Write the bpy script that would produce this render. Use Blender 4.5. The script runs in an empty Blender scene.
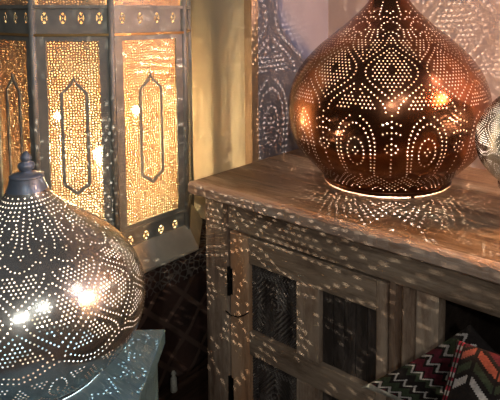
import bpy, bmesh, math, random
from mathutils import Vector, Matrix
from mathutils.geometry import delaunay_2d_cdt
random.seed(7)
sc = bpy.context.scene
COL = sc.collection
PI = math.pi

# ------------------------------------------------------------------ materials
def newmat(name):
    m = bpy.data.materials.new(name); m.use_nodes = True
    nt = m.node_tree; nt.nodes.clear()
    out = nt.nodes.new('ShaderNodeOutputMaterial')
    return m, nt, out
def N(nt, t, **kw):
    n = nt.nodes.new(t)
    for k, v in kw.items():
        if k in n.inputs.keys(): n.inputs[k].default_value = v
        else: setattr(n, k, v)
    return n
def ramp(nt, fac, stops, interp='LINEAR'):
    r = nt.nodes.new('ShaderNodeValToRGB'); r.color_ramp.interpolation = interp
    el = r.color_ramp.elements
    while len(el) < len(stops): el.new(0.5)
    for e, (p, c) in zip(el, stops):
        e.position = p; e.color = (*c, 1) if len(c) == 3 else c
    nt.links.new(fac, r.inputs['Fac']); return r
def coords(nt, scale=(1, 1, 1), kind='Object', rot=(0, 0, 0)):
    tc = nt.nodes.new('ShaderNodeTexCoord'); mp = nt.nodes.new('ShaderNodeMapping')
    mp.inputs['Scale'].default_value = scale; mp.inputs['Rotation'].default_value = rot
    nt.links.new(tc.outputs[kind], mp.inputs['Vector']); return mp.outputs['Vector']
def noise(nt, vec, scale, detail=5, rough=.6, dist=0):
    n = N(nt, 'ShaderNodeTexNoise', Scale=scale, Detail=detail, Roughness=rough, Distortion=dist)
    nt.links.new(vec, n.inputs['Vector']); return n.outputs['Fac']
def mixc(nt, fac, a, b):
    m = nt.nodes.new('ShaderNodeMix'); m.data_type = 'RGBA'
    for s, v in ((0, fac), (6, a), (7, b)):
        if hasattr(v, 'is_output'): nt.links.new(v, m.inputs[s])
        elif s == 0: m.inputs[0].default_value = v
        else: m.inputs[s].default_value = (*v, 1)
    return m.outputs[2]
def math_(nt, op, a, b=0.0):
    m = nt.nodes.new('ShaderNodeMath'); m.operation = op
    for i, v in enumerate((a, b)):
        if hasattr(v, 'is_output'): nt.links.new(v, m.inputs[i])
        else: m.inputs[i].default_value = v
    return m.outputs[0]
def bump(nt, h, strength=.4, dist=.002):
    b = N(nt, 'ShaderNodeBump', Strength=strength, Distance=dist); nt.links.new(h, b.inputs['Height']); return b.outputs['Normal']
def principled(nt, out, col, rough=.6, metal=0.0, normal=None, spec=.5):
    p = nt.nodes.new('ShaderNodeBsdfPrincipled')
    if hasattr(col, 'is_output'): nt.links.new(col, p.inputs['Base Color'])
    else: p.inputs['Base Color'].default_value = (*col, 1)
    if hasattr(rough, 'is_output'): nt.links.new(rough, p.inputs['Roughness'])
    else: p.inputs['Roughness'].default_value = rough
    p.inputs['Metallic'].default_value = metal
    p.inputs['Specular IOR Level'].default_value = spec
    if normal is not None: nt.links.new(normal, p.inputs['Normal'])
    if out: nt.links.new(p.outputs[0], out.inputs['Surface'])
    return p

def metal_mat(name, c1, c2, rough, scale=14, metal=1.0, bs=.25):
    m, nt, out = newmat(name); v = coords(nt)
    n = noise(nt, v, scale, 4, .6)
    col = ramp(nt, n, [(.35, c1), (.7, c2)]).outputs[0]
    n2 = noise(nt, v, 40, 2, .5)
    r = math_(nt, 'ADD', math_(nt, 'MULTIPLY', n, .12), rough - .06)
    principled(nt, out, col, r, metal, bump(nt, n2, bs, .002)); return m
def wood_mat(name, dark, mid, light, axis='x', wash=.5, patch=6, rough=.75, gloss=None):
    m, nt, out = newmat(name)
    s = {'x': (2.2, 26, 26), 'y': (26, 2.2, 26), 'z': (26, 26, 2.2)}[axis]
    v = coords(nt, s); v0 = coords(nt)
    g = noise(nt, v, 1.6, 8, .7, .6)
    base = ramp(nt, g, [(.32, dark), (.5, mid), (.62, mid), (.75, dark)]).outputs[0]
    s2 = {'x': (.6, 2.2, 2.2), 'y': (2.2, .6, 2.2), 'z': (2.2, 2.2, .6)}[axis]
    p = noise(nt, coords(nt, s2), patch, 7, .72, .3)
    w = math_(nt, 'MULTIPLY', ramp(nt, p, [(.5 - .22 * wash, (0, 0, 0)), (.66 - .2 * wash, (1, 1, 1))]).outputs[0],
              ramp(nt, g, [(.3, (.25, .25, .25)), (.6, (1, 1, 1))]).outputs[0])
    col = mixc(nt, w, base, light)
    principled(nt, out, col, rough, 0, bump(nt, math_(nt, 'ADD', g, math_(nt, 'MULTIPLY', w, .5)), .55, .003), .35 if gloss is None else gloss)
    return m
def plain(name, c, rough=.7, metal=0.0, var=.12, scale=9):
    m, nt, out = newmat(name); v = coords(nt)
    n = noise(nt, v, scale, 6, .65)
    a = tuple(x * (1 - var) for x in c); b = tuple(min(1, x * (1 + var)) for x in c)
    principled(nt, out, ramp(nt, n, [(.35, a), (.65, b)]).outputs[0], rough, metal, bump(nt, n, .25, .002)); return m
def emit_mat(name, c, s):
    m, nt, out = newmat(name); e = N(nt, 'ShaderNodeEmission', Strength=s); e.inputs['Color'].default_value = (*c, 1)
    nt.links.new(e.outputs[0], out.inputs['Surface']); return m
def cloth_mat(name, c, rough=.95):
    m, nt, out = newmat(name); v = coords(nt)
    n = noise(nt, v, 260, 2, .6); n2 = noise(nt, v, 14, 4, .6)
    a = tuple(x * .72 for x in c); b = tuple(min(1, x * 1.2) for x in c)
    col = ramp(nt, math_(nt, 'ADD', math_(nt, 'MULTIPLY', n, .6), math_(nt, 'MULTIPLY', n2, .4)), [(.38, a), (.62, b)]).outputs[0]
    principled(nt, out, col, rough, 0, bump(nt, n, .5, .001), .15); return m

M = {}
M['copper'] = metal_mat('dark copper', (.17, .066, .034), (.31, .125, .06), .25)
M['copper_in'] = metal_mat('copper inside', (.42, .28, .20), (.5, .36, .27), .5, metal=.2)
M['silver'] = metal_mat('antique silver', (.40, .42, .39), (.56, .58, .54), .25, metal=.9)
M['silver_in'] = metal_mat('silver inside', (.42, .39, .34), (.5, .46, .4), .5, metal=.2)
M['rimmetal'] = metal_mat('dark rim metal', (.13, .05, .03), (.2, .08, .04), .35)
M['finial'] = metal_mat('blue steel', (.17, .23, .31), (.25, .33, .43), .40, metal=.45)
M['tin'] = metal_mat('grey green tin', (.30, .33, .31), (.46, .47, .42), .5, 22, .4)
M['skirt'] = metal_mat('pale tin', (.50, .49, .41), (.62, .61, .52), .55, 18, .15)
M['ledge_glint'] = metal_mat('brass', (.75, .5, .2), (.9, .62, .28), .35)  # gold colour stands in for light caught on one ledge
M['iron'] = metal_mat('black iron', (.02, .02, .02), (.05, .045, .04), .5)
M['socket'] = plain('ceramic', (.6, .57, .5), .5)
M['wood_top'] = wood_mat('weathered top', (.08, .048, .028), (.24, .15, .085), (.46, .35, .24), 'x', .3, 5, .5, .5)
M['wood_x'] = wood_mat('limewashed x', (.055, .038, .025), (.17, .115, .075), (.42, .33, .24), 'x', .62, 7)
M['wood_z'] = wood_mat('limewashed z', (.07, .045, .03), (.23, .15, .10), (.50, .40, .30), 'z', .55, 7)
M['wood_orange'] = wood_mat('orange z', (.22, .11, .055), (.58, .33, .18), (.70, .50, .33), 'z', .35, 8)  # lighter, more orange wood tone for one door stile
M['wood_edge'] = wood_mat('worn edge', (.20, .11, .07), (.42, .27, .18), (.62, .5, .4), 'x', .8, 12)
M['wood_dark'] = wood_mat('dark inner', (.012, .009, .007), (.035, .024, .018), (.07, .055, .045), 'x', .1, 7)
M['carved'] = wood_mat('black carved', (.012, .010, .009), (.04, .033, .028), (.13, .11, .095), 'z', .25, 14, .4, .6)
M['carved_highlight'] = wood_mat('carving highlight', (.05, .044, .038), (.15, .135, .12), (.28, .26, .23), 'z', .4, 14, .4, .6)  # painted highlight: lighter colour on the raised carving so the relief shows
M['chestwood'] = wood_mat('chest', (.018, .010, .007), (.05, .026, .016), (.09, .05, .035), 'y', .2, 5, .6)
M['blue'] = wood_mat('blue paint', (.04, .10, .16), (.08, .19, .29), (.11, .25, .37), 'x', .9, 4, .45, .5)
M['cream'] = plain('cream wall paint', (.80, .72, .54), .85, 0, .05, 4)
M['lilac'] = plain('cool light tint wall', (.40, .39, .43), .85, 0, .05, 4)  # bluish light is put into the side wall's colour
M['taupe'] = plain('warm light tint wall', (.60, .50, .43), .85, 0, .05, 4)  # warm lamp light is put into the back wall's colour
M['trimwood'] = wood_mat('trim', (.38, .24, .13), (.60, .42, .26), (.70, .52, .34), 'z', .4, 4)
M['floor'] = wood_mat('floor boards', (.03, .018, .012), (.09, .05, .03), (.13, .08, .05), 'x', .2, 5, .5)
M['cord'] = plain('cord', (.50, .41, .27), .9)
M['white_cloth'] = cloth_mat('cream cloth', (.42, .42, .36))
M['k_black'] = cloth_mat('kilim black', (.018, .015, .014))
M['k_maroon'] = cloth_mat('kilim maroon', (.10, .018, .028))
M['k_red'] = cloth_mat('kilim red', (.30, .025, .05))
M['k_coral'] = cloth_mat('kilim coral', (.30, .09, .06))
M['k_grey'] = cloth_mat('kilim grey', (.30, .30, .29))
M['k_yellow'] = cloth_mat('kilim yellow', (.33, .29, .07))
M['k_green'] = cloth_mat('kilim green', (.045, .06, .035))
M['k_white'] = cloth_mat('kilim white', (.46, .44, .41))
M['ottoman'] = cloth_mat('brown cloth', (.06, .035, .025))
M['bulb_hex'] = emit_mat('warm bulb', (1, .84, .64), 1080)
M['bulb_hex2'] = emit_mat('warm bulb small', (1, .84, .64), 900)
M['bulb_s'] = emit_mat('pale bulb', (1, .84, .68), 120000)
M['bulb_c'] = emit_mat('pink bulb', (1, .76, .60), 60000)
m, nt, out = newmat('clear bulb glass'); tr = nt.nodes.new('ShaderNodeBsdfTransparent'); gl = N(nt, 'ShaderNodeBsdfGlossy', Roughness=.05)
mx = nt.nodes.new('ShaderNodeMixShader'); mx.inputs[0].default_value = .08
nt.links.new(tr.outputs[0], mx.inputs[1]); nt.links.new(gl.outputs[0], mx.inputs[2]); nt.links.new(mx.outputs[0], out.inputs['Surface']); M['bulbglass'] = m
m, nt, out = newmat('golden gauze'); tr = nt.nodes.new('ShaderNodeBsdfTransparent'); tl = nt.nodes.new('ShaderNodeBsdfTranslucent'); df = nt.nodes.new('ShaderNodeBsdfDiffuse')  # for an added liner, tinted so the panels glow gold
gn = noise(nt, coords(nt), 16, 6, .75); gc = ramp(nt, gn, [(.38, (.85, .44, .25)), (.58, (1, .90, .66))]).outputs[0]
nt.links.new(gc, tl.inputs[0]); nt.links.new(gc, df.inputs[0]); tr.inputs[0].default_value = (1, .92, .75, 1)
ad = nt.nodes.new('ShaderNodeMixShader'); ad.inputs[0].default_value = .35; nt.links.new(tl.outputs[0], ad.inputs[1]); nt.links.new(df.outputs[0], ad.inputs[2])
mx = nt.nodes.new('ShaderNodeMixShader'); mx.inputs[0].default_value = .26
nt.links.new(tr.outputs[0], mx.inputs[1]); nt.links.new(ad.outputs[0], mx.inputs[2]); nt.links.new(mx.outputs[0], out.inputs['Surface']); M['glow_gauze'] = m
M['amber'] = emit_mat('amber shade', (1, .44, .14), 190)

def filigree(name, c1, c2, cell=.0060):
    m, nt, out = newmat(name)
    uv = coords(nt, (1, 1, 1), 'UV')
    vo = N(nt, 'ShaderNodeTexVoronoi', Scale=1 / cell, Randomness=.7, feature='DISTANCE_TO_EDGE', voronoi_dimensions='2D')
    nt.links.new(uv, vo.inputs['Vector'])
    hole = math_(nt, 'GREATER_THAN', vo.outputs['Distance'], .25)
    n = noise(nt, coords(nt), 9, 4, .6)
    p = principled(nt, None, ramp(nt, n, [(.4, c1), (.6, c2)]).outputs[0], .38, .75)
    tr = nt.nodes.new('ShaderNodeBsdfTransparent'); mx = nt.nodes.new('ShaderNodeMixShader')
    nt.links.new(hole, mx.inputs[0]); nt.links.new(p.outputs[0], mx.inputs[1]); nt.links.new(tr.outputs[0], mx.inputs[2])
    nt.links.new(mx.outputs[0], out.inputs['Surface']); return m
M['filigree'] = filigree('pierced brass', (.78, .54, .34), (.92, .72, .5))

def floral():
    m, nt, out = newmat('dark floral weave'); v = coords(nt)
    vo = N(nt, 'ShaderNodeTexVoronoi', Scale=62, Randomness=1.0, feature='DISTANCE_TO_EDGE'); nt.links.new(v, vo.inputs['Vector'])
    lines = ramp(nt, vo.outputs['Distance'], [(.05, (1, 1, 1)), (.13, (0, 0, 0))]).outputs[0]
    # big lozenges lower on the cloth
    sx = nt.nodes.new('ShaderNodeSeparateXYZ'); nt.links.new(v, sx.inputs[0])
    a = math_(nt, 'PINGPONG', math_(nt, 'ADD', sx.outputs['Y'], sx.outputs['Z']), .055)
    b = math_(nt, 'PINGPONG', math_(nt, 'SUBTRACT', sx.outputs['Y'], sx.outputs['Z']), .055)
    d = math_(nt, 'MINIMUM', a, b)
    dl = ramp(nt, math_(nt, 'MULTIPLY', d, 20), [(.12, (1, 1, 1)), (.22, (0, 0, 0))]).outputs[0]
    band = math_(nt, 'GREATER_THAN', sx.outputs['Z'], .585)
    pat = mixc(nt, band, dl, lines)
    n = noise(nt, v, 12, 4, .6)
    warm = ramp(nt, n, [(.4, (.030, .019, .016)), (.6, (.06, .034, .027))]).outputs[0]
    cold = (.13, .115, .10)
    hi = mixc(nt, band, (.10, .065, .05), cold)
    col = mixc(nt, pat, warm, hi)
    principled(nt, out, col, .95, 0, bump(nt, pat, .4, .002), .15); return m
M['floral'] = floral()

# ------------------------------------------------------------------ mesh helpers
def link(o, parent=None):
    COL.objects.link(o)
    if parent: o.parent = parent
    return o
def from_bm(name, bm, mat, parent=None, smooth=False):
    me = bpy.data.meshes.new(name); bmesh.ops.recalc_face_normals(bm, faces=bm.faces[:]); bm.to_mesh(me); bm.free()
    for mm in (mat if isinstance(mat, (list, tuple)) else [mat]): me.materials.append(mm)
    if smooth:
        me.polygons.foreach_set('use_smooth', [True] * len(me.polygons))
    return link(bpy.data.objects.new(name, me), parent)
def thing(name, label, cat, group=None, loc=(0, 0, 0)):
    o = bpy.data.objects.new(name, None); COL.objects.link(o); o.location = loc; o.empty_display_size = .05
    o['label'] = label; o['category'] = cat
    if group: o['group'] = group
    return o
def tag(o, label, cat, group=None):
    o['label'] = label; o['category'] = cat
    if group: o['group'] = group
    return o
def box(bm, a, b, bev=.002, mi=0, M4=None):
    vs = []
    for z in (a[2], b[2]):
        for x, y in ((a[0], a[1]), (b[0], a[1]), (b[0], b[1]), (a[0], b[1])): vs.append(bm.verts.new((x, y, z)))
    fs = [bm.faces.new([vs[i] for i in q]) for q in ((3, 2, 1, 0), (4, 5, 6, 7), (0, 1, 5, 4), (1, 2, 6, 5), (2, 3, 7, 6), (3, 0, 4, 7))]
    for f in fs: f.material_index = mi
    if bev:
        es = list({e for f in fs for e in f.edges})
        r = bmesh.ops.bevel(bm, geom=es, offset=bev, segments=2, affect='EDGES', profile=.6)
        vs = [v for v in bm.verts if v.is_valid and v in set(r['verts'])] or vs
    if M4 is not None:
        for v in set(vs): v.co = M4 @ v.co
    return vs
def boxo(name, a, b, mat, parent=None, bev=.002):
    bm = bmesh.new(); box(bm, a, b, bev); return from_bm(name, bm, mat, parent)
def lathe(bm, prof, seg=48, c=(0, 0, 0), cap=True):
    rings = []
    for r, z in prof:
        rings.append([bm.verts.new((c[0] + r * math.cos(2 * PI * i / seg), c[1] + r * math.sin(2 * PI * i / seg), c[2] + z)) for i in range(seg)])
    for a, b in zip(rings, rings[1:]):
        for i in range(seg):
            j = (i + 1) % seg; bm.faces.new((a[i], a[j], b[j], b[i]))
    if cap:
        bm.faces.new(rings[0][::-1]); bm.faces.new(rings[-1])
def lo(name, prof, mat, parent=None, seg=48, c=(0, 0, 0), cap=True):
    bm = bmesh.new(); lathe(bm, prof, seg, c, cap); return from_bm(name, bm, mat, parent, True)
def tube(name, pts, r, mat, parent=None, closed=False, seg=8):
    bm = bmesh.new(); P = [Vector(p) for p in pts]; rings = []; n = len(P)
    ref = None
    for i, p in enumerate(P):
        if closed: t = (P[(i + 1) % n] - P[i - 1]).normalized()
        else: t = (P[min(i + 1, n - 1)] - P[max(i - 1, 0)]).normalized()
        if ref is None: ref = Vector((0, 0, 1)) if abs(t.z) < .9 else Vector((1, 0, 0))
        u = t.cross(ref).normalized(); w = u.cross(t).normalized(); ref = w
        rings.append([bm.verts.new(p + u * r * math.cos(2 * PI * k / seg) + w * r * math.sin(2 * PI * k / seg)) for k in range(seg)])
    rng = range(n) if closed else range(n - 1)
    for i in rng:
        a, b = rings[i], rings[(i + 1) % n]
        for k in range(seg): bm.faces.new((a[k], a[(k + 1) % seg], b[(k + 1) % seg], b[k]))
    if not closed: bm.faces.new(rings[0][::-1]); bm.faces.new(rings[-1])
    return from_bm(name, bm, mat, parent, True)

# ------------------------------------------------------------------ pierced onion globe
P_TALL = [(.150, 0), (.155, .010), (.166, .024), (.186, .044), (.213, .072), (.232, .106), (.240, .140), (.2415, .170), (.240, .196),
          (.2335, .226), (.220, .258), (.200, .288), (.172, .318), (.140, .345), (.104, .374), (.073, .402), (.050, .428), (.037, .455), (.032, .480)]
P_SQUAT = [(.150, 0), (.158, .008), (.176, .023), (.201, .046), (.222, .073), (.235, .102), (.2405, .129), (.2415, .152), (.239, .177), (.232, .202),
           (.219, .231), (.199, .260), (.171, .289), (.138, .316), (.103, .343), (.072, .367), (.050, .389), (.037, .412), (.032, .435)]
def catmull(P, k=8):
    out = []
    for i in range(len(P) - 1):
        p0 = P[max(i - 1, 0)]; p1 = P[i]; p2 = P[i + 1]; p3 = P[min(i + 2, len(P) - 1)]
        for j in range(k):
            t = j / k
            out.append(tuple(.5 * ((2 * b) + (-a + c) * t + (2 * a - 5 * b + 4 * c - d) * t * t + (-a + 3 * b - 3 * c + d) * t ** 3) for a, b, c, d in zip(p0, p1, p2, p3)))
    out.append(P[-1]); return out
RM = .2415
def set_profile(P):
    global PC, S, SMAX
    PC = catmull(P); S = [0.0]
    for a, b in zip(PC, PC[1:]): S.append(S[-1] + math.hypot(b[0] - a[0], b[1] - a[1]))
    SMAX = S[-1]
def pat(s):
    s = min(max(s, 0), SMAX)
    lo_, hi = 0, len(S) - 1
    while hi - lo_ > 1:
        m = (lo_ + hi) // 2
        if S[m] <= s: lo_ = m
        else: hi = m
    t = (s - S[lo_]) / (S[hi] - S[lo_])
    a, b = PC[lo_], PC[hi]
    return a[0] + (b[0] - a[0]) * t, a[1] + (b[1] - a[1]) * t
def pnorm(s):
    a = pat(s - .004); b = pat(s + .004); dx, dz = b[0] - a[0], b[1] - a[1]; l = math.hypot(dx, dz) or 1
    return dz / l, -dx / l

class Dots:
    """dots in half a sector: x in [0,H] across, s up the profile; both edges are mirror axes"""
    def __init__(s_, NS, sp=.0086, r=.0017):
        s_.NS = NS; s_.W = 2 * PI * RM / NS; s_.H = s_.W / 2; s_.sp = sp; s_.r = r; s_.d = []
    def k(s_, s): return pat(s)[0] / RM
    def add(s_, x, s, f=.84, r=None):
        r = r or s_.r; k = s_.k(s); H = s_.H
        if s < .012 or s > SMAX - .036 or x < -.001 or x > H + .001: return
        if x * k < r * 1.15: x = 0.0
        if (H - x) * k < r * 1.15: x = H
        m = s_.sp * f
        for (a, b, _) in s_.d:
            if abs(b - s) > m: continue
            for aa in (a, -a, 2 * H - a):
                if math.hypot((aa - x) * k, b - s) < m: return
        if x > 0 and 2 * x * k < m or x < H and 2 * (H - x) * k < m: return
        s_.d.append((x, s, r))
    def line(s_, pts, f=.8, step=1.0):
        acc = 0.0; first = True
        for (x0, a0), (x1, a1) in zip(pts, pts[1:]):
            n = 24
            for i in range(n):
                t0, t1 = i / n, (i + 1) / n
                xa, sa = x0 + (x1 - x0) * t0, a0 + (a1 - a0) * t0
                xb, sb = x0 + (x1 - x0) * t1, a0 + (a1 - a0) * t1
                if first: s_.add(xa, sa, f); first = False
                acc += math.hypot((xb - xa) * s_.k(sb), sb - sa)
                if acc >= s_.sp * step: s_.add(xb, sb, f); acc = 0
    def arc(s_, cx, cs, rx, rs, a0, a1, f=.8):
        n = 20; s_.line([(cx + rx * math.cos(math.radians(a0 + (a1 - a0) * i / n)), cs + rs * math.sin(math.radians(a0 + (a1 - a0) * i / n))) for i in range(n + 1)], f)
    def fill(s_, test, f=.84, ox=0):
        row = 0; s = .012; dy = s_.sp * .88
        while s < SMAX:
            k = s_.k(s); dx = s_.sp * 1.0 / k; x = (0 if row % 2 == 0 else dx / 2) + ox
            while x <= s_.H:
                if test(x, s): s_.add(x, s, f)
                x += dx
            s += dy; row += 1

def net(D, s0, period, cells, line_off, fill_off, eyes, phase=0, ly=.8):
    """ogee net: edges of the dark interlacing bands followed by dots, then a clear gap, then filled cells with open eyes"""
    H = D.H
    def g(s):
        return .5 - .5 * math.cos(PI * ((s - s0) / period + phase))
    n = 30 * cells
    for sg in (-1, 1):
        pts = []
        for t in range(n + 1):
            s = s0 + period * cells * t / n; q = g(s) + sg * line_off
            if 0 <= q <= 1: pts.append((H * q, s))
            else:
                if len(pts) > 1: D.line(pts, ly)
                pts = []
        if len(pts) > 1: D.line(pts, ly)
    def cell(x, s):
        if not s0 < s < s0 + period * cells: return False
        if abs(x / H - g(s)) < fill_off: return False
        for k in range(-1, cells + 2):
            cs = s0 + (k + phase) * period
            for cx in (0, H):
                if ((x - cx) / eyes[0]) ** 2 + ((s - cs) / eyes[1]) ** 2 < 1: return False
        return True
    D.fill(cell, .84)

def pattern_lotus(D):
    H = D.H
    D.line([(0, .085), (0, .225)])
    D.fill(lambda x, s: abs(x) / .017 + abs(s - .150) / .030 < 1, .8)
    D.line([(H * .52, .088), (H * .47, .12), (H * .44, .15), (H * .47, .18), (H * .60, .205), (H * .85, .222)])
    D.line([(H * .62, .088), (H * .58, .12), (H * .56, .15), (H * .60, .175), (H * .75, .198), (H, .210)])
    D.arc(H, .145, H * .24, .032, 90, 270); D.fill(lambda x, s: ((x - H) / (H * .12)) ** 2 + ((s - .145) / .012) ** 2 < 1, .84)
    D.line([(0, .225), (H * .14, .208), (H * .30, .205)]); D.line([(H * .12, .19), (H * .26, .186)])
    net(D, .232, .088, 2, .16, .34, (.0085, .011))
    # fans on the shoulder
    for q in (.0, .17, .34): D.line([(H * (1 - q), .405 + .01 * q), (H * (1 - q * .62), .448)], .8, .9)
    D.arc(0, .415, H * .42, .018, -90, 90); D.fill(lambda x, s: abs(x) / .014 + abs(s - .415) / .010 < 1, .8)
    D.arc(0, .452, H * .62, .016, -90, 90)
    D.line([(0, .478), (H * .45, .486), (H, .472)]); D.line([(H, .492), (H, .53)])
    D.line([(0, .496), (H * .5, .505), (H, .492)])
    # foot: nested chevrons
    for q in (0, .012, .026): D.line([(0, .020 + q), (H * .5, .054 + q), (H, .022 + q)], .78, .9)
    D.line([(H, .06), (H, .085)]); D.line([(H * .25, .018), (H * .5, .032), (H * .75, .018)])
    return D
def pattern_star(D):
    H = D.H
    D.fill(lambda x, s: abs(x) / .018 + abs(s - .100) / .028 < 1, .82)
    D.fill(lambda x, s: abs(x - H * .54) < .019 * (1 - (s - .062) / .030) and s > .062, .82)
    D.fill(lambda x, s: abs(x - H * .54) < .019 * (s - .110) / .028 and s < .138, .82)
    D.line([(H, .072), (H * .80, .088), (H * .74, .105), (H * .82, .124), (H, .136)]); D.line([(H, .098), (H, .112)])
    D.line([(0, .146), (H * .4, .152), (H * .8, .166), (H, .170)]); D.line([(0, .156), (H * .35, .162), (H * .7, .176)])
    net(D, .178, .080, 2, .15, .36, (.0075, .010), 1)
    D.line([(0, .346), (H * .3, .350), (H * .62, .364), (H, .356)])
    D.fill(lambda x, s: abs(x - H) / .022 + abs(s - .382) / .018 < 1, .84)
    D.fill(lambda x, s: abs(x) < .020 * (s - .362) / .026 and s < .386, .82)
    D.line([(0, .398), (0, .425)]); D.line([(H * .45, .385), (H * .30, .405), (H * .30, .43), (H * .55, .452)])
    D.line([(H * .95, .408), (H * .62, .418), (H * .60, .440), (H * .85, .468)])
    D.line([(0, .438), (0, .475)])
    for q in (0, .012): D.line([(0, .044 - q), (H * .5, .020 + q * .4), (H, .044 - q)], .78, .9)
    D.line([(H * .1, .056), (H * .35, .048)])
    for q in (.0, .5, 1.0): D.line([(H * q, .462), (H * (q * .9 + .05), .52)], .8)
    D.arc(H, .43, H * .34, .014, 90, 270)
    D.arc(0, .452, H * .36, .016, -90, 90)
    return D

def pierced_mesh(name, D, mats, th=.0014):
    """real round holes cut in a half sector, mirrored, repeated, given thickness"""
    H = D.H; V = []; E = []
    K = 8
    def addv(x, s): V.append((x, s)); return len(V) - 1
    cells = {}
    left = [(0.0, 0.0), (0.0, SMAX)]; right = [(H, 0.0), (H, SMAX)]
    for (x, s, r) in D.d:
        k = D.k(s); rx = r / k
        cells.setdefault((int(x / .02), int(s / .02)), []).append((x, s, rx, r))
        ang = [2 * PI * i / K for i in range(K)]
        on0 = x == 0.0; onH = x == H
        ids = []
        for a in ang:
            dx = rx * math.sin(a); px = x + dx
            if (on0 and dx < -1e-7) or (onH and dx > 1e-7): ids.append(None); continue
            if abs(dx) < 1e-7: px = x
            ids.append(addv(px, s + r * math.cos(a)))
        for i in range(K):
            a, b = ids[i], ids[(i + 1) % K]
            if a is not None and b is not None: E.append((a, b))
    def near(x, s, pad):
        ci, cj = int(x / .02), int(s / .02)
        for i in (ci - 1, ci, ci + 1):
            for j in (cj - 1, cj, cj + 1):
                for (a, b, rx, r) in cells.get((i, j), ()):
                    if ((x - a) / (rx + pad)) ** 2 + ((s - b) / (r + pad)) ** 2 < 1: return True
        return False
    g = .0115; ns = int(SMAX / g); nx = max(3, int(H / g))
    for j in range(ns + 1):
        s = SMAX * j / ns
        for i in range(nx + 1):
            x = H * i / nx
            if j in (0, ns) or not near(x, s, .0022): addv(x, s)
    # boundary constraint edges
    for X in (0.0, H):
        ids = sorted([i for i, v in enumerate(V) if v[0] == X], key=lambda i: V[i][1])
        for a, b in zip(ids, ids[1:]): E.append((a, b))
    res = delaunay_2d_cdt([Vector(v) for v in V], E, [], 0, 1e-7)
    vv, ff = res[0], res[2]
    tris = []
    for f in ff:
        cx = sum(vv[i][0] for i in f) / len(f); cs = sum(vv[i][1] for i in f) / len(f)
        if not near(cx, cs, -.00012): tris.append(tuple(f))
    # full surface
    index = {}; P = []; F = []
    def vid(x, s):
        a = x / RM
        a = a % (2 * PI)
        key = (round(a * 1e5) % round(2 * PI * 1e5), round(s * 1e6))
        if key not in index:
            index[key] = len(P); P.append((a, s))
        return index[key]
    for sec in range(D.NS):
        off = sec * D.W
        for sg in (1, -1):
            for t in tris:
                ids = [vid(off + sg * vv[i][0], vv[i][1]) for i in t]
                if len(set(ids)) < 3: continue
                F.append(ids)
    n0 = len(P); co = []; no = []
    for (a, s) in P:
        r, z = pat(s); nr, nz = pnorm(s)
        co.append((r * math.cos(a), r * math.sin(a), z)); no.append((nr * math.cos(a), nr * math.sin(a), nz))
    for i in range(n0):
        co.append(tuple(co[i][q] - th * no[i][q] for q in range(3)))
    faces = []; mi = []; cnt = {}
    for f in F:
        p0, p1, p2 = (Vector(co[i]) for i in f); nn = (p1 - p0).cross(p2 - p0)
        if nn.dot(Vector(no[f[0]])) < 0: f = f[::-1]
        faces.append(tuple(f)); mi.append(0)
        faces.append(tuple(i + n0 for i in f[::-1])); mi.append(1)
        for k in range(3):
            e = (f[k], f[(k + 1) % 3]); cnt[e] = cnt.get(e, 0) + 1
    for (a, b) in list(cnt):
        if (b, a) not in cnt: faces.append((b, a, a + n0, b + n0)); mi.append(1)
    me = bpy.data.meshes.new(name); me.from_pydata(co, [], faces)
    for m_ in mats: me.materials.append(m_)
    me.polygons.foreach_set('material_index', mi)
    me.polygons.foreach_set('use_smooth', [True] * len(faces)); me.update()
    me.normals_split_custom_set_from_vertices([Vector(n) for n in no] + [-Vector(n) for n in no])
    return me

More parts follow.
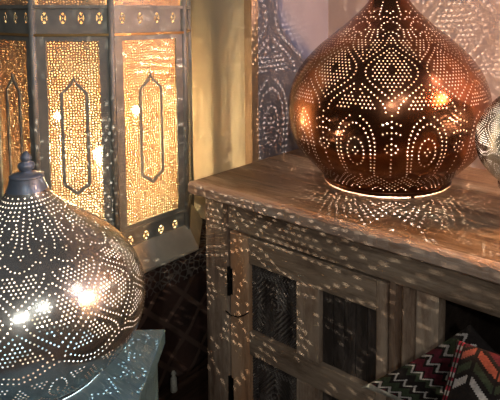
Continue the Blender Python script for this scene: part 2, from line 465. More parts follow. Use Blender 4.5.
def globe(label, me, H, k, loc, rot, fin, bulbm, rimm, lift=0.0, zs=1.0, bar=False):
    t = thing('globe_lantern', label, 'lantern', None, loc)
    t.rotation_euler = (0, 0, rot)
    K3 = Matrix.Diagonal((k, k, k * zs, 1))
    z0 = .004
    def sc_(o):
        if o.data.users > 1: o.scale = (k, k, k * zs)
        else: o.data.transform(K3)
        return o
    def place(o): o.location.z = lift; return o
    sh = bpy.data.objects.new('pierced_shade', me); link(sh, t); sh.scale = (k, k, k * zs); sh.location = (0, 0, lift + z0 * k)
    bm = bmesh.new(); seg = 96; rr = []
    for (r, z) in ((.1485, 0), (.1540, 0), (.1540, .011), (.1485, .011)):
        rr.append([bm.verts.new((r * math.cos(2 * PI * i / seg), r * math.sin(2 * PI * i / seg), z + z0)) for i in range(seg)])
    for q in range(4):
        A, B = rr[q], rr[(q + 1) % 4]
        for i in range(seg): j = (i + 1) % seg; bm.faces.new((A[i], A[j], B[j], B[i]))
    place(sc_(from_bm('base_ring', bm, rimm, t, True)))
    for a in (20, 140, 260):
        x, y = .1512 * math.cos(math.radians(a)), .1512 * math.sin(math.radians(a))
        place(sc_(lo('foot', [(.004, 0), (.0045, .003), (.004, z0 + .002)], rimm, t, 12, (x, y, 0))))
    cap = [(pat(SM - .033 * q)[0] + .0012, pat(SM - .033 * q)[1] + z0 + .0008) for SM in (SMAX,) for q in (1, .8, .6, .4, .2, 0)]
    place(sc_(lo('cap', cap, fin, t, 40, (0, 0, 0), False)))
    place(sc_(lo('finial', [(.032, -.006), (.0345, -.004), (.0345, .001), (.027, .003), (.012, .006), (.010, .010), (.015, .013), (.0175, .019), (.016, .026), (.009, .030),
                  (.0095, .032), (.012, .036), (.0105, .042), (.006, .047), (.0035, .052)], fin, t, 32, (0, 0, H + z0))))
    if lift:
        hp = lift / (k * zs)
        place(sc_(lo('pedestal', [(.13, 0), (.13, .006), (.05, .016), (.045, .05), (.157, hp - .012), (.157, hp + .009)], rimm, t, 40, (0, 0, -hp))))
    place(sc_(lo('socket_stem', [(.05, 0), (.05, .004), (.008, .008), (.008, .10), (.017, .104), (.018, .135), (.012, .137)], M['socket'], t, 20)))
    gl = place(sc_(lo('bulb_glass', [(.012, .137), (.014, .143), (.022, .160), (.026, .175), (.025, .188), (.018, .200), (.006, .2065)], M['bulbglass'], t, 20)))
    pts = [(-.0036, 0, .176), (-.0012, 0, .1764), (.0012, 0, .1764), (.0036, 0, .176)] if bar else [(.0042 * math.cos(math.radians(a)), .0042 * math.sin(math.radians(a)), .176 + .002 * math.sin(math.radians(a))) for a in range(-20, 221, 40)]
    f_ = tube('filament', pts, .0008, bulbm, gl, seg=5); f_.data.transform(K3)
    return t

set_profile(P_TALL)
DA = pattern_lotus(Dots(10))
meA = pierced_mesh('pierced_shade_copper', DA, [M['copper'], M['copper_in']])
set_profile(P_SQUAT)
DB = pattern_star(Dots(11, .0082, .0018))
meB = pierced_mesh('pierced_shade_silver', DB, [M['silver'], M['silver_in']])
print('dots', len(DA.d), len(DB.d), 'faces', len(meA.polygons), len(meB.polygons))

globe('small silver pierced globe lantern cut off by the right edge, beside the copper one', meB, .435, .522, (-.2745, 1.10, .85), math.radians(-100), M['finial'], M['bulb_s'], M['silver'], .075, 1.05)
globe('pierced silver globe lantern with pointed finial on the blue table', meB, .435, .753, (-.900, .429, .657), math.radians(-32), M['finial'], M['bulb_s'], M['silver'], 0.0, 1.0, True)
set_profile(P_TALL)
globe('large dark copper pierced globe lantern standing on the wooden sideboard', meA, .480, .99, (-.654, 1.180, .85), math.radians(-52 - 7), M['copper'], M['bulb_c'], M['rimmetal'])

# ------------------------------------------------------------------ tall octagonal lantern
def cdt_plate(bm, outline, holes, T, th, mi=0):
    V = []; E = []; Fc = []
    def ring(pts):
        b = len(V); V.extend(Vector(p) for p in pts); n = len(pts)
        E.extend((b + i, b + (i + 1) % n) for i in range(n))
    ring(outline)
    for h in holes: ring(h)
    res = delaunay_2d_cdt(V, E, [], 0, 1e-6)
    def inside(p, poly):
        c = False; n = len(poly)
        for i in range(n):
            x0, y0 = poly[i]; x1, y1 = poly[i - 1]
            if (y0 > p[1]) != (y1 > p[1]) and p[0] < (x1 - x0) * (p[1] - y0) / (y1 - y0) + x0: c = not c
        return c
    vv = res[0]; keep = []
    for f in res[2]:
        c = (sum(vv[i][0] for i in f) / 3, sum(vv[i][1] for i in f) / 3)
        if inside(c, outline) and not any(inside(c, h) for h in holes): keep.append(tuple(f))
    A = [bm.verts.new(T(v[0], v[1], 0)) for v in vv]; B = [bm.verts.new(T(v[0], v[1], -th)) for v in vv]
    cnt = set()
    for f in keep:
        for k in range(3): cnt.add((f[k], f[(k + 1) % 3]))
    for f in keep:
        q = bm.faces.new([A[i] for i in f]); q.material_index = mi
        q = bm.faces.new([B[i] for i in f[::-1]]); q.material_index = mi
    for (a, b) in cnt:
        if (b, a) not in cnt: bm.faces.new((A[b], A[a], B[a], B[b]))
    for v in A + B:
        if not v.link_faces: bm.verts.remove(v)

OC = Vector((-1.319, .8265, 0)); SA, SB = .205, .165
HW = (SA + SB * 2 ** .5) / 2
def octv(off=0.0):
    # corner points of an equiangular octagon, sides alternating SA / SB, pushed out by off
    h = HW + off; a = SA / 2 + off * math.tan(PI / 8)
    return [(h, -a), (h, a), (a, h), (-a, h), (-h, a), (-h, -a), (-a, -h), (a, -h)]
LT = thing('floor_lantern', 'tall eight-sided metal lantern with glowing pierced brass panels behind the silver globe', 'lantern', None, (OC.x, OC.y, .637))
ZB = .637
def face_T(i, off=0.0):
    P = octv(off); a = Vector((*P[i], 0)); b = Vector((*P[(i + 1) % 8], 0)); d = (b - a); L = d.length; d.normalize()
    n = Vector((d.y, -d.x, 0)); mid = (a + b) / 2
    def T(x, z, o): return mid + d * x + n * o + Vector((0, 0, z - ZB))
    return T, L
def oval_holes(cx, cz, w, h):
    out = []
    for sx, sz in ((0, 1), (0, -1), (1, 0), (-1, 0)):
        pts = []
        if sz:
            for k in range(7):
                a = math.radians(90 * sz - 34 + 68 * k / 6); pts.append((cx + w * math.cos(a), cz + h * math.sin(a)))
            pts.append((cx, cz + sz * h * .38))
        else:
            for k in range(7):
                a = math.radians((0 if sx > 0 else 180) - 40 + 80 * k / 6); pts.append((cx + w * math.cos(a), cz + h * math.sin(a)))
            pts.append((cx + sx * w * .42, cz))
        out.append(pts)
    out.append([(cx + w * .22 * math.cos(q * PI / 2), cz + h * .24 * math.sin(q * PI / 2)) for q in range(4)])
    return out
def quad_uv(name, T, x0, x1, z0, z1, th, mat, parent):
    bm = bmesh.new(); uvl = bm.loops.layers.uv.new('UVMap')
    for o, fl in ((0, False), (-th, True)):
        c = [(x0, z0), (x1, z0), (x1, z1), (x0, z1)]
        vs = [bm.verts.new(T(x, z, o)) for x, z in c]; idx = [0, 1, 2, 3]
        if fl: idx.reverse()
        f = bm.faces.new([vs[i] for i in idx])
        for l, i in zip(f.loops, idx): l[uvl].uv = c[i]
    me = bpy.data.meshes.new(name); bm.to_mesh(me); bm.free(); me.materials.append(mat)
    return link(bpy.data.objects.new(name, me), parent)
def arch_pts(w, z0, z1, q):
    # ogee-topped, pointed-foot outline; q insets it
    w = w - q; P = []
    P += [(0, z0 + q * 1.3), (w * .45, z0 + .012 + q), (w * .9, z0 + .022 + q * .6), (w, z0 + .034)]
    P += [(w, z1 - .045), (w * .93, z1 - .034 - q * .2), (w * .62, z1 - .026 - q * .5), (w * .45, z1 - .018 - q), (w * .18, z1 - .012 - q), (0, z1 + .004 - q * 1.3)]
    return P + [(-x, z) for x, z in P[-2:0:-1]]
upper, lower = bmesh.new(), bmesh.new()
for i in range(8):
    T, L = face_T(i)
    # upper band, height 1.206..1.262
    hs = []; n = 4
    for k in range(n):
        cx = (k - (n - 1) / 2) * (L * .235); hs += oval_holes(cx, 1.2385, .0068, .0125)
    cdt_plate(upper, [(-L / 2, 1.203), (L / 2, 1.203), (L / 2, 1.262), (-L / 2, 1.262)], hs, T, .003)
    hs = []
    for k in range(n):
        cx = (k - (n - 1) / 2) * (L * .215) ; hs += oval_holes(cx, .7165, .0078, .0105)
    cdt_plate(lower, [(-L / 2, .700), (L / 2, .700), (L / 2, .742), (-L / 2, .742)], hs, T, .003)
    # frame of the face with its opening
    fb = bmesh.new(); w = L / 2; iw = w - .026
    cdt_plate(fb, [(-w, .742), (w, .742), (w, 1.203), (-w, 1.203)], [[(-iw, .756), (iw, .756), (iw, 1.188), (-iw, 1.188)]], face_T(i, .004)[0], .006)
    from_bm('panel_frame', fb, M['tin'], LT)
    pn = quad_uv('filigree_panel', T, -w + .02, w - .02, .748, 1.196, .0012, M['filigree'], LT)
    quad_uv('added_glow_liner', face_T(i, -.006)[0], -w + .006, w - .006, .700, 1.258, .0006, M['glow_gauze'], LT)  # added liner that spreads the bulb light into a golden glow
    T2 = face_T(i, .003)[0]; ab = bmesh.new()
    aw = .034 if i % 2 == 0 else .031
    cdt_plate(ab, arch_pts(aw, .838, 1.108, 0), [arch_pts(aw, .838, 1.108, .0072)], T2, .003)
    from_bm('arch_outline', ab, M['tin'], pn)
    # upper filigree storey, above the band
    quad_uv('filigree_panel', T, -w + .012, w - .012, 1.264, 1.40, .0012, M['filigree'], LT)
from_bm('upper_band', upper, M['tin'], LT); from_bm('lower_band', lower, M['tin'], LT)
for (x, y) in octv(.002):
    bm = bmesh.new(); lathe(bm, [(.0075, 0), (.0075, 1.42 - .690)], 10, (x, y, .690 - ZB)); from_bm('corner_post', bm, M['tin'], LT, True)
def octloft(name, rings, mat, parent, cap=True):
    bm = bmesh.new(); R = [[bm.verts.new((x, y, z - ZB)) for x, y in octv(o)] for o, z in rings]
    for A, B in zip(R, R[1:]):
        for i in range(8): bm.faces.new((A[i], A[(i + 1) % 8], B[(i + 1) % 8], B[i]))
    if cap: bm.faces.new(R[0][::-1]); bm.faces.new(R[-1])
    return from_bm(name, bm, mat, parent)
octloft('skirt', [(.026, .637), (.031, .641), (.031, .648), (.004, .704), (-.004, .704)], M['skirt'], LT)
def octring(name, o0, o1, z0, z1, mat):
    bm = bmesh.new(); R = [[bm.verts.new((x, y, z - ZB)) for x, y in octv(o)] for o, z in ((o0, z0), (o1, z0), (o1, z1), (o0, z1))]
    for k in range(4):
        A, B = R[k], R[(k + 1) % 4]
        for i in range(8): bm.faces.new((A[i], A[(i + 1) % 8], B[(i + 1) % 8], B[i]))
    return from_bm(name, bm, mat, LT)
octring('molding', -.003, .008, 1.199, 1.2045, M['ledge_glint'])  # ledge with its caught light painted as gold
octring('molding', -.003, .007, 1.260, 1.268, M['tin'])
octring('molding', -.003, .008, .740, .746, M['tin'])
octring('cornice', -.004, .018, 1.398, 1.416, M['tin'])
octloft('roof', [(.016, 1.416), (-.03, 1.46), (-.10, 1.50), (-.15, 1.56), (-.165, 1.60)], M['tin'], LT)
lo('finial', [(.03, 0), (.012, .02), (.02, .04), (.022, .05), (.012, .065), (.003, .08)], M['tin'], LT, 24, (0, 0, 1.60 - ZB))
def candle(x, y, z, r, mat):
    o = lo('bulb', [(r * .4, -r * 1.1), (r * .75, -r * .7), (r, 0), (r * .85, r * .55), (r * .45, r * .95), (r * .15, r * 1.05)], mat, LT, 14, (x - OC.x, y - OC.y, z - ZB))
    lo('bulb_holder', [(r * .5, .684 - z), (r * .5, -r * 1.1)], M['socket'], o, 12, (x - OC.x, y - OC.y, z - ZB))
candle(-1.319, .8265, .875, .020, M['bulb_hex'])
candle(-1.22, .87, 1.00, .010, M['bulb_hex2'])
candle(-1.41, .76, .98, .010, M['bulb_hex2'])

# ------------------------------------------------------------------ sideboard
XL_, XR, YF, YB = -1.01, .81, .861, 1.403
SB_ = thing('sideboard', 'weathered limewashed wooden sideboard with carved door panels under the copper lantern', 'sideboard', None, (-.1, 1.13, 0))
SO = Vector((-.1, 1.13, 0))
def sbox(name, a, b, mat, parent=None, bev=.003):
    a = Vector(a) - SO; b = Vector(b) - SO
    return boxo(name, a, b, mat, parent or SB_, bev)
bm = bmesh.new(); yy = [YF + .022, 1.03, 1.215, YB]
for y0, y1 in zip(yy, yy[1:]): box(bm, Vector((XL_, y0 + .0006, .822)) - SO, Vector((XR, y1 - .0006, .85)) - SO, .0018)
from_bm('top', bm, M['wood_top'], SB_)
bm = bmesh.new()      # the worn front lip of the top
n = 180; vs = []
for i in range(n + 1):
    x = XL_ + (XR - XL_) * i / n; c = []
    rnd = .0016 * math.sin(i * 1.7) * math.sin(i * .37) + random.uniform(-.0011, .0011)
    for (y, z) in ((YF + .022, .850), (YF + .005 + rnd, .850), (YF + rnd, .846 + rnd), (YF + rnd * .6, .826), (YF + .004, .822), (YF + .022, .822)):
        c.append(bm.verts.new(Vector((x, y, z)) - SO))
    vs.append(c)
for A, B in zip(vs, vs[1:]):
    for k in range(6): bm.faces.new((A[k], B[k], B[(k + 1) % 6], A[(k + 1) % 6]))
bm.faces.new(vs[0]); bm.faces.new(vs[-1][::-1])
from_bm('top_edge', bm, M['wood_edge'], SB_)
YC = .881
for x0 in (-.974, .700):
    sbox('corner_post', (x0, YC, 0), (x0 + .074, YC + .07, .822), M['wood_z'])
    sbox('corner_post', (x0, YB - .08, 0), (x0 + .074, YB - .01, .822), M['wood_z'])
    xs = x0 + (.012 if x0 < 0 else .04)
    sbox('side_panel', (xs, YC + .07, .07), (xs + .02, YB - .08, .822), M['wood_x'])
sbox('apron', (-.90, YC + .002, .757), (.70, YC + .03, .822), M['wood_x'])
sbox('back_panel', (-.95, YB - .03, .07), (.75, YB - .012, .82), M['wood_dark'])
sbox('bottom_rail', (-.90, YC + .004, .045), (.70, YC + .03, .095), M['wood_x'])
sbox('bottom_board', (-.95, YC + .03, .07), (.75, YB - .03, .09), M['wood_dark'])
sbox('shelf', (-.385, YC + .012, .43), (.185, YB - .03, .452), M['wood_x'])
def fluted(x0, x1):
    bm = bmesh.new(); y = YC + .004
    prof = [(x0, y + .03), (x0, y)]
    fa, fb = x0 + .012, x1 - .042
    prof += [(fa, y)]
    nfl = 3; w = (fb - fa) / nfl
    for k in range(nfl):
        for j in range(1, 9):
            t = j / 8; prof.append((fa + w * (k + t), y + (.010 * math.sin(PI * t) if k != 1 else -.009 * math.sin(PI * t))))
    prof += [(x1, y), (x1, y + .03)]
    A = [bm.verts.new(Vector((a, b, .095)) - SO) for a, b in prof]; B = [bm.verts.new(Vector((a, b, .757)) - SO) for a, b in prof]
    for i in range(len(prof)):
        j = (i + 1) % len(prof); bm.faces.new((A[i], A[j], B[j], B[i]))
    bm.faces.new(A[::-1]); bm.faces.new(B)
    return from_bm('fluted_post', bm, M['wood_z'], SB_)
fluted(-.481, -.385); 
sbox('divider', (-.42, YC + .034, .09), (-.40, YB - .03, .82), M['wood_dark'])
sbox('divider', (.20, YC + .034, .09), (.22, YB - .03, .82), M['wood_dark'])
sbox('post', (.185, YC + .004, .095), (.281, YC + .034, .757), M['wood_z'])
def carved(x0, x1, z0, z1, seed, parent):
    nx, nz = 76, max(40, int(76 * (z1 - z0) / (x1 - x0))); bm = bmesh.new(); y = YC + .018; g = []
    W, Hh = x1 - x0, z1 - z0
    for j in range(nz + 1):
        row = []
        for i in range(nx + 1):
            u, v = i / nx, j / nz; X, Z = (u - .5) * W, (v - .5) * Hh
            e = min(u, 1 - u, v * Hh / W, (1 - v) * Hh / W)
            d = abs(X) / .5 + abs(Z) / .6
            if e < .12: h = .0035 * (math.sin(X * 900) * math.sin(Z * 900) > -.1)
            elif v > .82: h = .004 * (math.sin(X * 620 + 60 * v) > 0)
            else:
                quadr = (1 if X * (1 if v > .45 else -1) > 0 else -1)
                zz = X * quadr + Z * .9 + (.0 if seed == 0 else .01)
                h = .0045 * (math.sin(zz * 560) > 0) if d > .035 else .0045 * (math.sin(math.hypot(X, Z) * 700) > 0)
                h *= .75 + .25 * math.sin(X * 90 + seed)
            row.append(bm.verts.new(Vector((x0 + W * u, y - h, z0 + Hh * v)) - SO))
        g.append(row)
    for j in range(nz):
        for i in range(nx):
            f = bm.faces.new((g[j][i], g[j][i + 1], g[j + 1][i + 1], g[j + 1][i]))
            if sum(y - SO.y - v.co.y for v in f.verts) / 4 > .0028: f.material_index = 1  # raised faces take the painted highlight
    bx = [Vector((x0, y + .008, z0)) - SO, Vector((x1, y + .008, z0)) - SO, Vector((x1, y + .008, z1)) - SO, Vector((x0, y + .008, z1)) - SO]
    q = [bm.verts.new(p) for p in bx]; bm.faces.new(q[::-1])
    bm.faces.new([q[0], q[1]] + g[0][::-1]); bm.faces.new([q[2], q[3]] + g[-1])
    bm.faces.new([q[3], q[0]] + [r[0] for r in g]); bm.faces.new([q[1], q[2]] + [r[-1] for r in g][::-1])
    return from_bm('carved_panel', bm, [M['carved'], M['carved_highlight']], parent)
def smooth_panel(x0, x1, z0, z1, parent):
    bm = bmesh.new(); n = 5
    for k in range(n):
        a = x0 + (x1 - x0) * k / n; b = x0 + (x1 - x0) * (k + 1) / n
        box(bm, Vector((a + .0005, YC + .016 + .001 * (k % 2), z0)) - SO, Vector((b - .0005, YC + .026, z1)) - SO, .0015)
    return from_bm('slatted_panel', bm, M['carved'], parent)
rows = [(.530, .690), (.315, .475), (.125, .265)]
def door(x0, hinge_side):
    # x0 = hinge edge of the left door; panels sit between stiles and rails
    xs = [x0, x0 + .060, x0 + .196, x0 + .256, x0 + .389, x0 + .415]
    if hinge_side > 0: xs = [x0 + .415 - (v - x0) for v in xs][::-1]
    y0, y1 = YC + .003, YC + .028; zt, zb = .751, .10
    D_ = sbox('door', (x0, y1 + .0005, zb), (x0 + .0, y1, zb), M['wood_x']) if False else None
    bm = bmesh.new()
    zs = [zb, rows[2][0], rows[2][1], rows[1][0], rows[1][1], rows[0][0], rows[0][1], zt]
    for k in range(0, 8, 2): box(bm, Vector((xs[0 + 1] if k else xs[1], y0 + .001, zs[k])) - SO, Vector((xs[4], y1, zs[k + 1])) - SO, .002)
    d = from_bm('door', bm, M['wood_x'], SB_)
    def sub(nm, a, b, m_, bev=.003):
        return boxo(nm, Vector(a) - SO, Vector(b) - SO, m_, d, bev)
    a = sub('stile', (xs[0] + .002, y0, zb), (xs[1], y1, zt), M['wood_orange'] if hinge_side < 0 else M['wood_z'])
    if hinge_side < 0: a['label'] = 'orange-brown door stile'
    sub('stile', (xs[4], y0, zb), (xs[5] - .002, y1, zt), M['wood_z'])
    for r0, r1 in zip((zs[1], zs[3], zs[5]), (zs[2], zs[4], zs[6])): sub('stile', (xs[2], y0 + .001, r0), (xs[3], y1, r1), M['wood_z'])
    for k, (za, zb_) in enumerate(rows):
        carved(xs[1], xs[2], za, zb_, 0 if k == 0 else 2, d)
        smooth_panel(xs[3], xs[4], za, zb_, d)
    hx = xs[0] if hinge_side < 0 else xs[-1]
    for z in (.632, .365, .14):
        bm = bmesh.new()
        for q in range(3): lathe(bm, [(.0045, -.011), (.0045, .011)], 12, Vector((hx, y0 - .002, z + (q - 1) * .023)) - SO)
        box(bm, Vector((hx - .010, y0 - .0015, z - .031)) - SO, Vector((hx + .010, y0 + .001, z + .031)) - SO, .0005)
        from_bm('hinge', bm, M['iron'], d)
    return d
d1 = door(-.898, -1)
d2 = door(.283, 1)
pz = .563
tube('latch_hook', [Vector(p) - SO for p in ((-.905, YC - .004, pz - .004), (-.885, YC - .006, pz - .007), (-.862, YC - .006, pz - .003), (-.846, YC - .004, pz + .006), (-.838, YC + .002, pz + .012))], .0016, M['iron'], d1)

# ------------------------------------------------------------------ blue table
e1 = Vector((.64, -.77, 0)).normalized(); e2 = Vector((-.77, -.64, 0)).normalized(); B0 = Vector((-.820, .637, 0))
BT = thing('side_table', 'low table with chipped teal blue paint holding the silver globe lantern', 'table', None, (-.90, .429, 0))
BO = Vector((-.90, .429, 0))
def bbox(name, p0, p1, q0, q1, z0, z1, mat, bev=.003):
    M4 = Matrix(((e1.x, e2.x, 0, B0.x - BO.x), (e1.y, e2.y, 0, B0.y - BO.y), (0, 0, 1, 0), (0, 0, 0, 1)))
    bm = bmesh.new()
    box(bm, (p0, q0, z0), (p1, q1, z1), bev)
    for v in bm.verts: v.co = M4 @ v.co
    return from_bm(name, bm, mat, BT)
bbox('tabletop', 0, .46, 0, .50, .629, .657, M['blue'], .002)
bbox('apron', .012, .448, .012, .488, .55, .629, M['blue'])
for p in (.012, .403):
    for q in (.012, .443): bbox('leg', p, p + .045, q, q + .045, 0, .55, M['blue'])

# ------------------------------------------------------------------ chest with a throw, under the tall lantern
CH = thing('chest', 'dark brown wooden chest under the patterned throw', 'chest', None, (-1.35, .86, 0))
CO = Vector((-1.35, .86, 0))
def cbox(name, a, b, mat, par=CH, bev=.004): return boxo(name, Vector(a) - CO, Vector(b) - CO, mat, par, bev)
cbox('body', (-1.62, .63, .04), (-1.072, 1.11, .60), M['chestwood'])
cbox('lid', (-1.625, .625, .60), (-1.068, 1.115, .630), M['chestwood'])
cbox('plinth', (-1.63, .62, 0), (-1.064, 1.12, .04), M['chestwood'])
cbox('molding', (-1.073, .64, .30), (-1.062, 1.10, .315), M['chestwood'])
# throw: a draped sheet with thickness
bm = bmesh.new(); n = 60
def thr(y, t, off):
    # t: length measured from top centre line over the edge and down the front face
    top = -1.45; run = (-1.062) - top
    if t < run: x, z, nx, nz = top + t, .6325, 0, 1
    else: x, z, nx, nz = -1.0645, .6325 - (t - run), 1, 0
    wv = .0035 * (1 + math.sin(y * 55 + z * 6)) * min(1, max(0, (t - run) * 8))
    return Vector((x + wv + nx * off + (0 if nx else 0), y, z + nz * off))
g0, g1 = [], []
for j in range(n + 1):
    y = .632 + (1.105 - .632) * j / n; a, b = [], []
    hem = .265 + .03 * math.sin(2.4 * j / n + .6)
    for i in range(50):
        t = (.388 + hem) * i / 49
        a.append(bm.verts.new(thr(y, t, .0045))); b.append(bm.verts.new(thr(y, t, .0)))
    g0.append(a); g1.append(b)
for G in (g0, g1):
    for A, B in zip(G, G[1:]):
        for i in range(49): bm.faces.new((A[i], A[i + 1], B[i + 1], B[i]))
for j in range(n):
    bm.faces.new((g0[j][-1], g0[j + 1][-1], g1[j + 1][-1], g1[j][-1])); bm.faces.new((g0[j][0], g1[j][0], g1[j + 1][0], g0[j + 1][0]))
for r in (0, -1):
    for i in range(49): bm.faces.new((g0[r][i], g0[r][i + 1], g1[r][i + 1], g1[r][i]))
th = from_bm('throw', bm, M['floral'], None, True)
tag(th, 'dark floral woven throw draped over the chest below the tall lantern', 'throw')
ts = lo('tassel', [(.0035, .0), (.0065, -.006), (.004, -.012), (.0075, -.018), (.009, -.05), (.008, -.052)], M['white_cloth'], th, 14, (-1.050, .838, .372))
ts['label'] = 'small white tassel at the hem'

# ------------------------------------------------------------------ kilim cushions
def cushion(name, label, P, thick, mats, pick, back, n=96, sag=0.0):
    """P: corners (00,10,11,01); pillow of two faces pinched at the seam"""
    P = [Vector(p) for p in P]; bm = bmesh.new()
    nrm = ((P[1] - P[0]).cross(P[3] - P[0])).normalized()
    def pt(u, v, sgn):
        e = (1 - (2 * u - 1) ** 4) * (1 - (2 * v - 1) ** 4)
        pin_u = .5 + (u - .5) * (1 - .07 * (1 - (2 * v - 1) ** 2)); pin_v = .5 + (v - .5) * (1 - .07 * (1 - (2 * u - 1) ** 2))
        b = P[0] * (1 - pin_u) * (1 - pin_v) + P[1] * pin_u * (1 - pin_v) + P[2] * pin_u * pin_v + P[3] * (1 - pin_u) * pin_v
        return b + nrm * sgn * thick * e ** .55 * (1 + .03 * math.sin(u * 17) * math.sin(v * 13)) - Vector((0, 0, sag * ((2 * u - 1) ** 2 + (2 * v - 1) ** 2) / 2))
    F = [[bm.verts.new(pt(i / n, j / n, 1)) for i in range(n + 1)] for j in range(n + 1)]
    m = 32; B = {}
    for j in range(n + 1):
        for i in range(n + 1):
            B[(i, j)] = F[j][i] if i in (0, n) or j in (0, n) else bm.verts.new(pt(i / n, j / n, -1))
    for j in range(n):
        for i in range(n):
            f = bm.faces.new((F[j][i], F[j][i + 1], F[j + 1][i + 1], F[j + 1][i])); f.material_index = pick((i + .5) / n, (j + .5) / n)
            f = bm.faces.new((B[(i, j)], B[(i, j + 1)], B[(i + 1, j + 1)], B[(i + 1, j)])); f.material_index = back
    return tag(from_bm(name, bm, mats, None, True), label, 'cushion')
KM = [M[k] for k in ('k_black', 'k_maroon', 'k_red', 'k_coral', 'k_grey', 'k_yellow', 'k_green', 'k_white', 'white_cloth')]
def zigzag(u, v):
    # rows of zigzag parallel to u
    tri = abs(((u * 8) % 1) - .5) * .13
    s = (v + tri) * 6.5; k = int(s) % 4; f = s % 1
    if v < .09: return 8
    if u > .965 or v > .97: return 0
    if f < .17: return 7
    if f < .27: return 0
    return (1, 6, 0, 1)[k] if f < .75 else (0, 0, 6, 0)[k]
def herring(u, v):
    c = u * 7.5; k = int(c); f = c % 1
    if u < .02: return 0
    if f < .06 or f > .97: return 0
    if k in (0,) and f < .45:                      # braid of dashes by the seam
        return (2 if int(v * 34) % 2 else 4) if .12 < f < .2 or .3 < f < .38 else 0
    s = v * 11 + (f if k % 2 else 1 - f) * 1.4
    pal = (3, 1, 4, 0, 5, 6, 2, 0, 7, 6)
    if s % 1 < .40: return 0
    return pal[int(s) % 10]
cushion('kilim_cushion', 'flatter kilim cushion with white zigzags and a cream edge, leaning beside fluted post', 
        [(-.492, .805, .590), (-.335, .80, .600), (-.16, .83, .68), (-.312, .842, .755)], .020, KM, zigzag, 8)
cushion('kilim_cushion', 'plump kilim cushion with coral, yellow and grey herringbone stripes at lower right', 
        [(-.325, .625, .605), (-.02, .66, .615), (-.02, .765, .800), (-.300, .755, .775)], .046, KM, herring, 0)
lo('ottoman', [(.19, 0), (.205, .03), (.205, .515), (.195, .548), (.17, .555), (.02, .558)], M['ottoman'], None, 48, (-.21, .655, 0))
ot = [o for o in COL.objects if o.name.startswith('ottoman')][0]
tag(ot, 'round brown ottoman under the kilim cushions', 'ottoman')

# added lamp, out of view, placed for the orange reflections on the globes
LP = thing('added_amber_lamp', 'added amber glowing lamp, out of view, for orange reflections on the globes', 'lamp', None, (.38, 1.10, .85))
lo('base', [(.065, 0), (.065, .008), (.015, .022), (.010, .10), (.010, .41), (.03, .435)], M['iron'], LP, 24)
lo('lamp_shade', [(.03, .435), (.055, .46), (.068, .50), (.062, .54), (.038, .57), (.018, .585)], M['amber'], LP, 24)

# ------------------------------------------------------------------ setting
def struct(name, a, b, mat):
    o = boxo(name, a, b, mat, None, 0); o['kind'] = 'structure'; return o
struct('floor', (-3.2, -2.2, -.06), (2.6, 1.60, 0), M['floor'])
struct('wall_back', (-1.055, 1.50, 0), (2.6, 1.60, 2.7), M['taupe'])
struct('wall_side', (-1.155, 1.1385, 0), (-1.055, 1.60, 2.7), M['lilac'])
struct('wall_left', (-3.2, 1.132, 0), (-1.155, 1.232, 2.7), M['cream'])
struct('trim_1', (-1.157, 1.128, 0), (-1.058, 1.1385, 2.7), M['cream'])
struct('trim_2', (-1.0735, 1.124, 0), (-1.046, 1.15, 2.7), M['trimwood'])

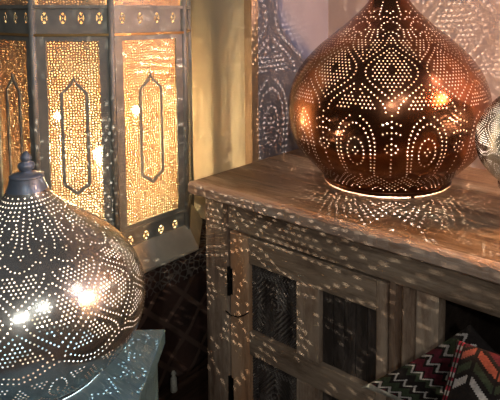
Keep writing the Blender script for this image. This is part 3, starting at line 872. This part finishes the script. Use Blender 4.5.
# ------------------------------------------------------------------ lights
def point(loc, e, c, r):
    l = bpy.data.lights.new('lamp', 'POINT'); l.energy = e; l.color = c; l.shadow_soft_size = r
    o = bpy.data.objects.new('highlight_lamp', l); COL.objects.link(o); o.location = loc; return o
def area(loc, to, e, c, sx, sy):
    l = bpy.data.lights.new('streak_light', 'AREA'); l.energy = e; l.color = c; l.shape = 'RECTANGLE'; l.size = sx; l.size_y = sy
    o = bpy.data.objects.new('added_streak_light', l); COL.objects.link(o); o.location = loc
    o.rotation_euler = (Vector(to) - Vector(loc)).to_track_quat('-Z', 'Y').to_euler(); return o
point((.46, .045, 1.77), 6, (1, .97, .92), .022)  # added unseen lamp, placed for the white highlight on the silver globe
point((.50, -.60, 1.68), 14, (1, .94, .88), .022)  # added unseen lamp, placed for the white spot on the copper globe
point((.52, 1.13, 1.48), 15, (.13, .42, 1), .03)  # added unseen lamp, placed for the bluish highlight on the silver globe
area((.86, 1.25, 2.3), (-.5, 1.05, 1.1), 3, (1, .72, .66), .10, .34)  # added unseen strip light for the pink streak on the copper globe

w = bpy.data.worlds.new('world'); sc.world = w; w.use_nodes = True
nt = w.node_tree; nt.nodes.clear(); out = nt.nodes.new('ShaderNodeOutputWorld'); bg = nt.nodes.new('ShaderNodeBackground')
tc = nt.nodes.new('ShaderNodeTexCoord'); sp = nt.nodes.new('ShaderNodeSeparateXYZ'); nt.links.new(tc.outputs['Generated'], sp.inputs[0])
r = ramp(nt, math_(nt, 'ADD', math_(nt, 'MULTIPLY', sp.outputs['Z'], .5), .5), [(.3, (.30, .20, .13)), (.55, (.55, .45, .38)), (.9, (.75, .75, .8))])
nt.links.new(r.outputs[0], bg.inputs['Color']); bg.inputs['Strength'].default_value = .10
nt.links.new(bg.outputs[0], out.inputs['Surface'])

# ------------------------------------------------------------------ camera
cam = bpy.data.cameras.new('camera'); co = bpy.data.objects.new('camera', cam); COL.objects.link(co)
cam.sensor_fit = 'HORIZONTAL'; cam.sensor_width = 36; cam.lens = 560 / 500 * 36
cam.shift_x = -(300 - 250) / 500; cam.shift_y = -(200 - 62) / 500
th_, yw = math.radians(5), math.radians(128)
F = Vector((math.cos(yw) * math.cos(th_), math.sin(yw) * math.cos(th_), -math.sin(th_)))
co.location = (0, 0, 1.25); co.rotation_euler = F.to_track_quat('-Z', 'Y').to_euler()
cam.clip_start = .01
sc.camera = co
sc.view_settings.view_transform = 'Standard'; sc.view_settings.look = 'None'; sc.view_settings.gamma = 1
sc.view_settings.use_curve_mapping = False; sc.view_settings.exposure = 0.25
sc.cycles.transparent_max_bounces = 24; sc.cycles.max_bounces = 10; sc.cycles.use_light_tree = True
sc.cycles.caustics_reflective = False; sc.cycles.caustics_refractive = False
sc.cycles.sample_clamp_indirect = 6.0
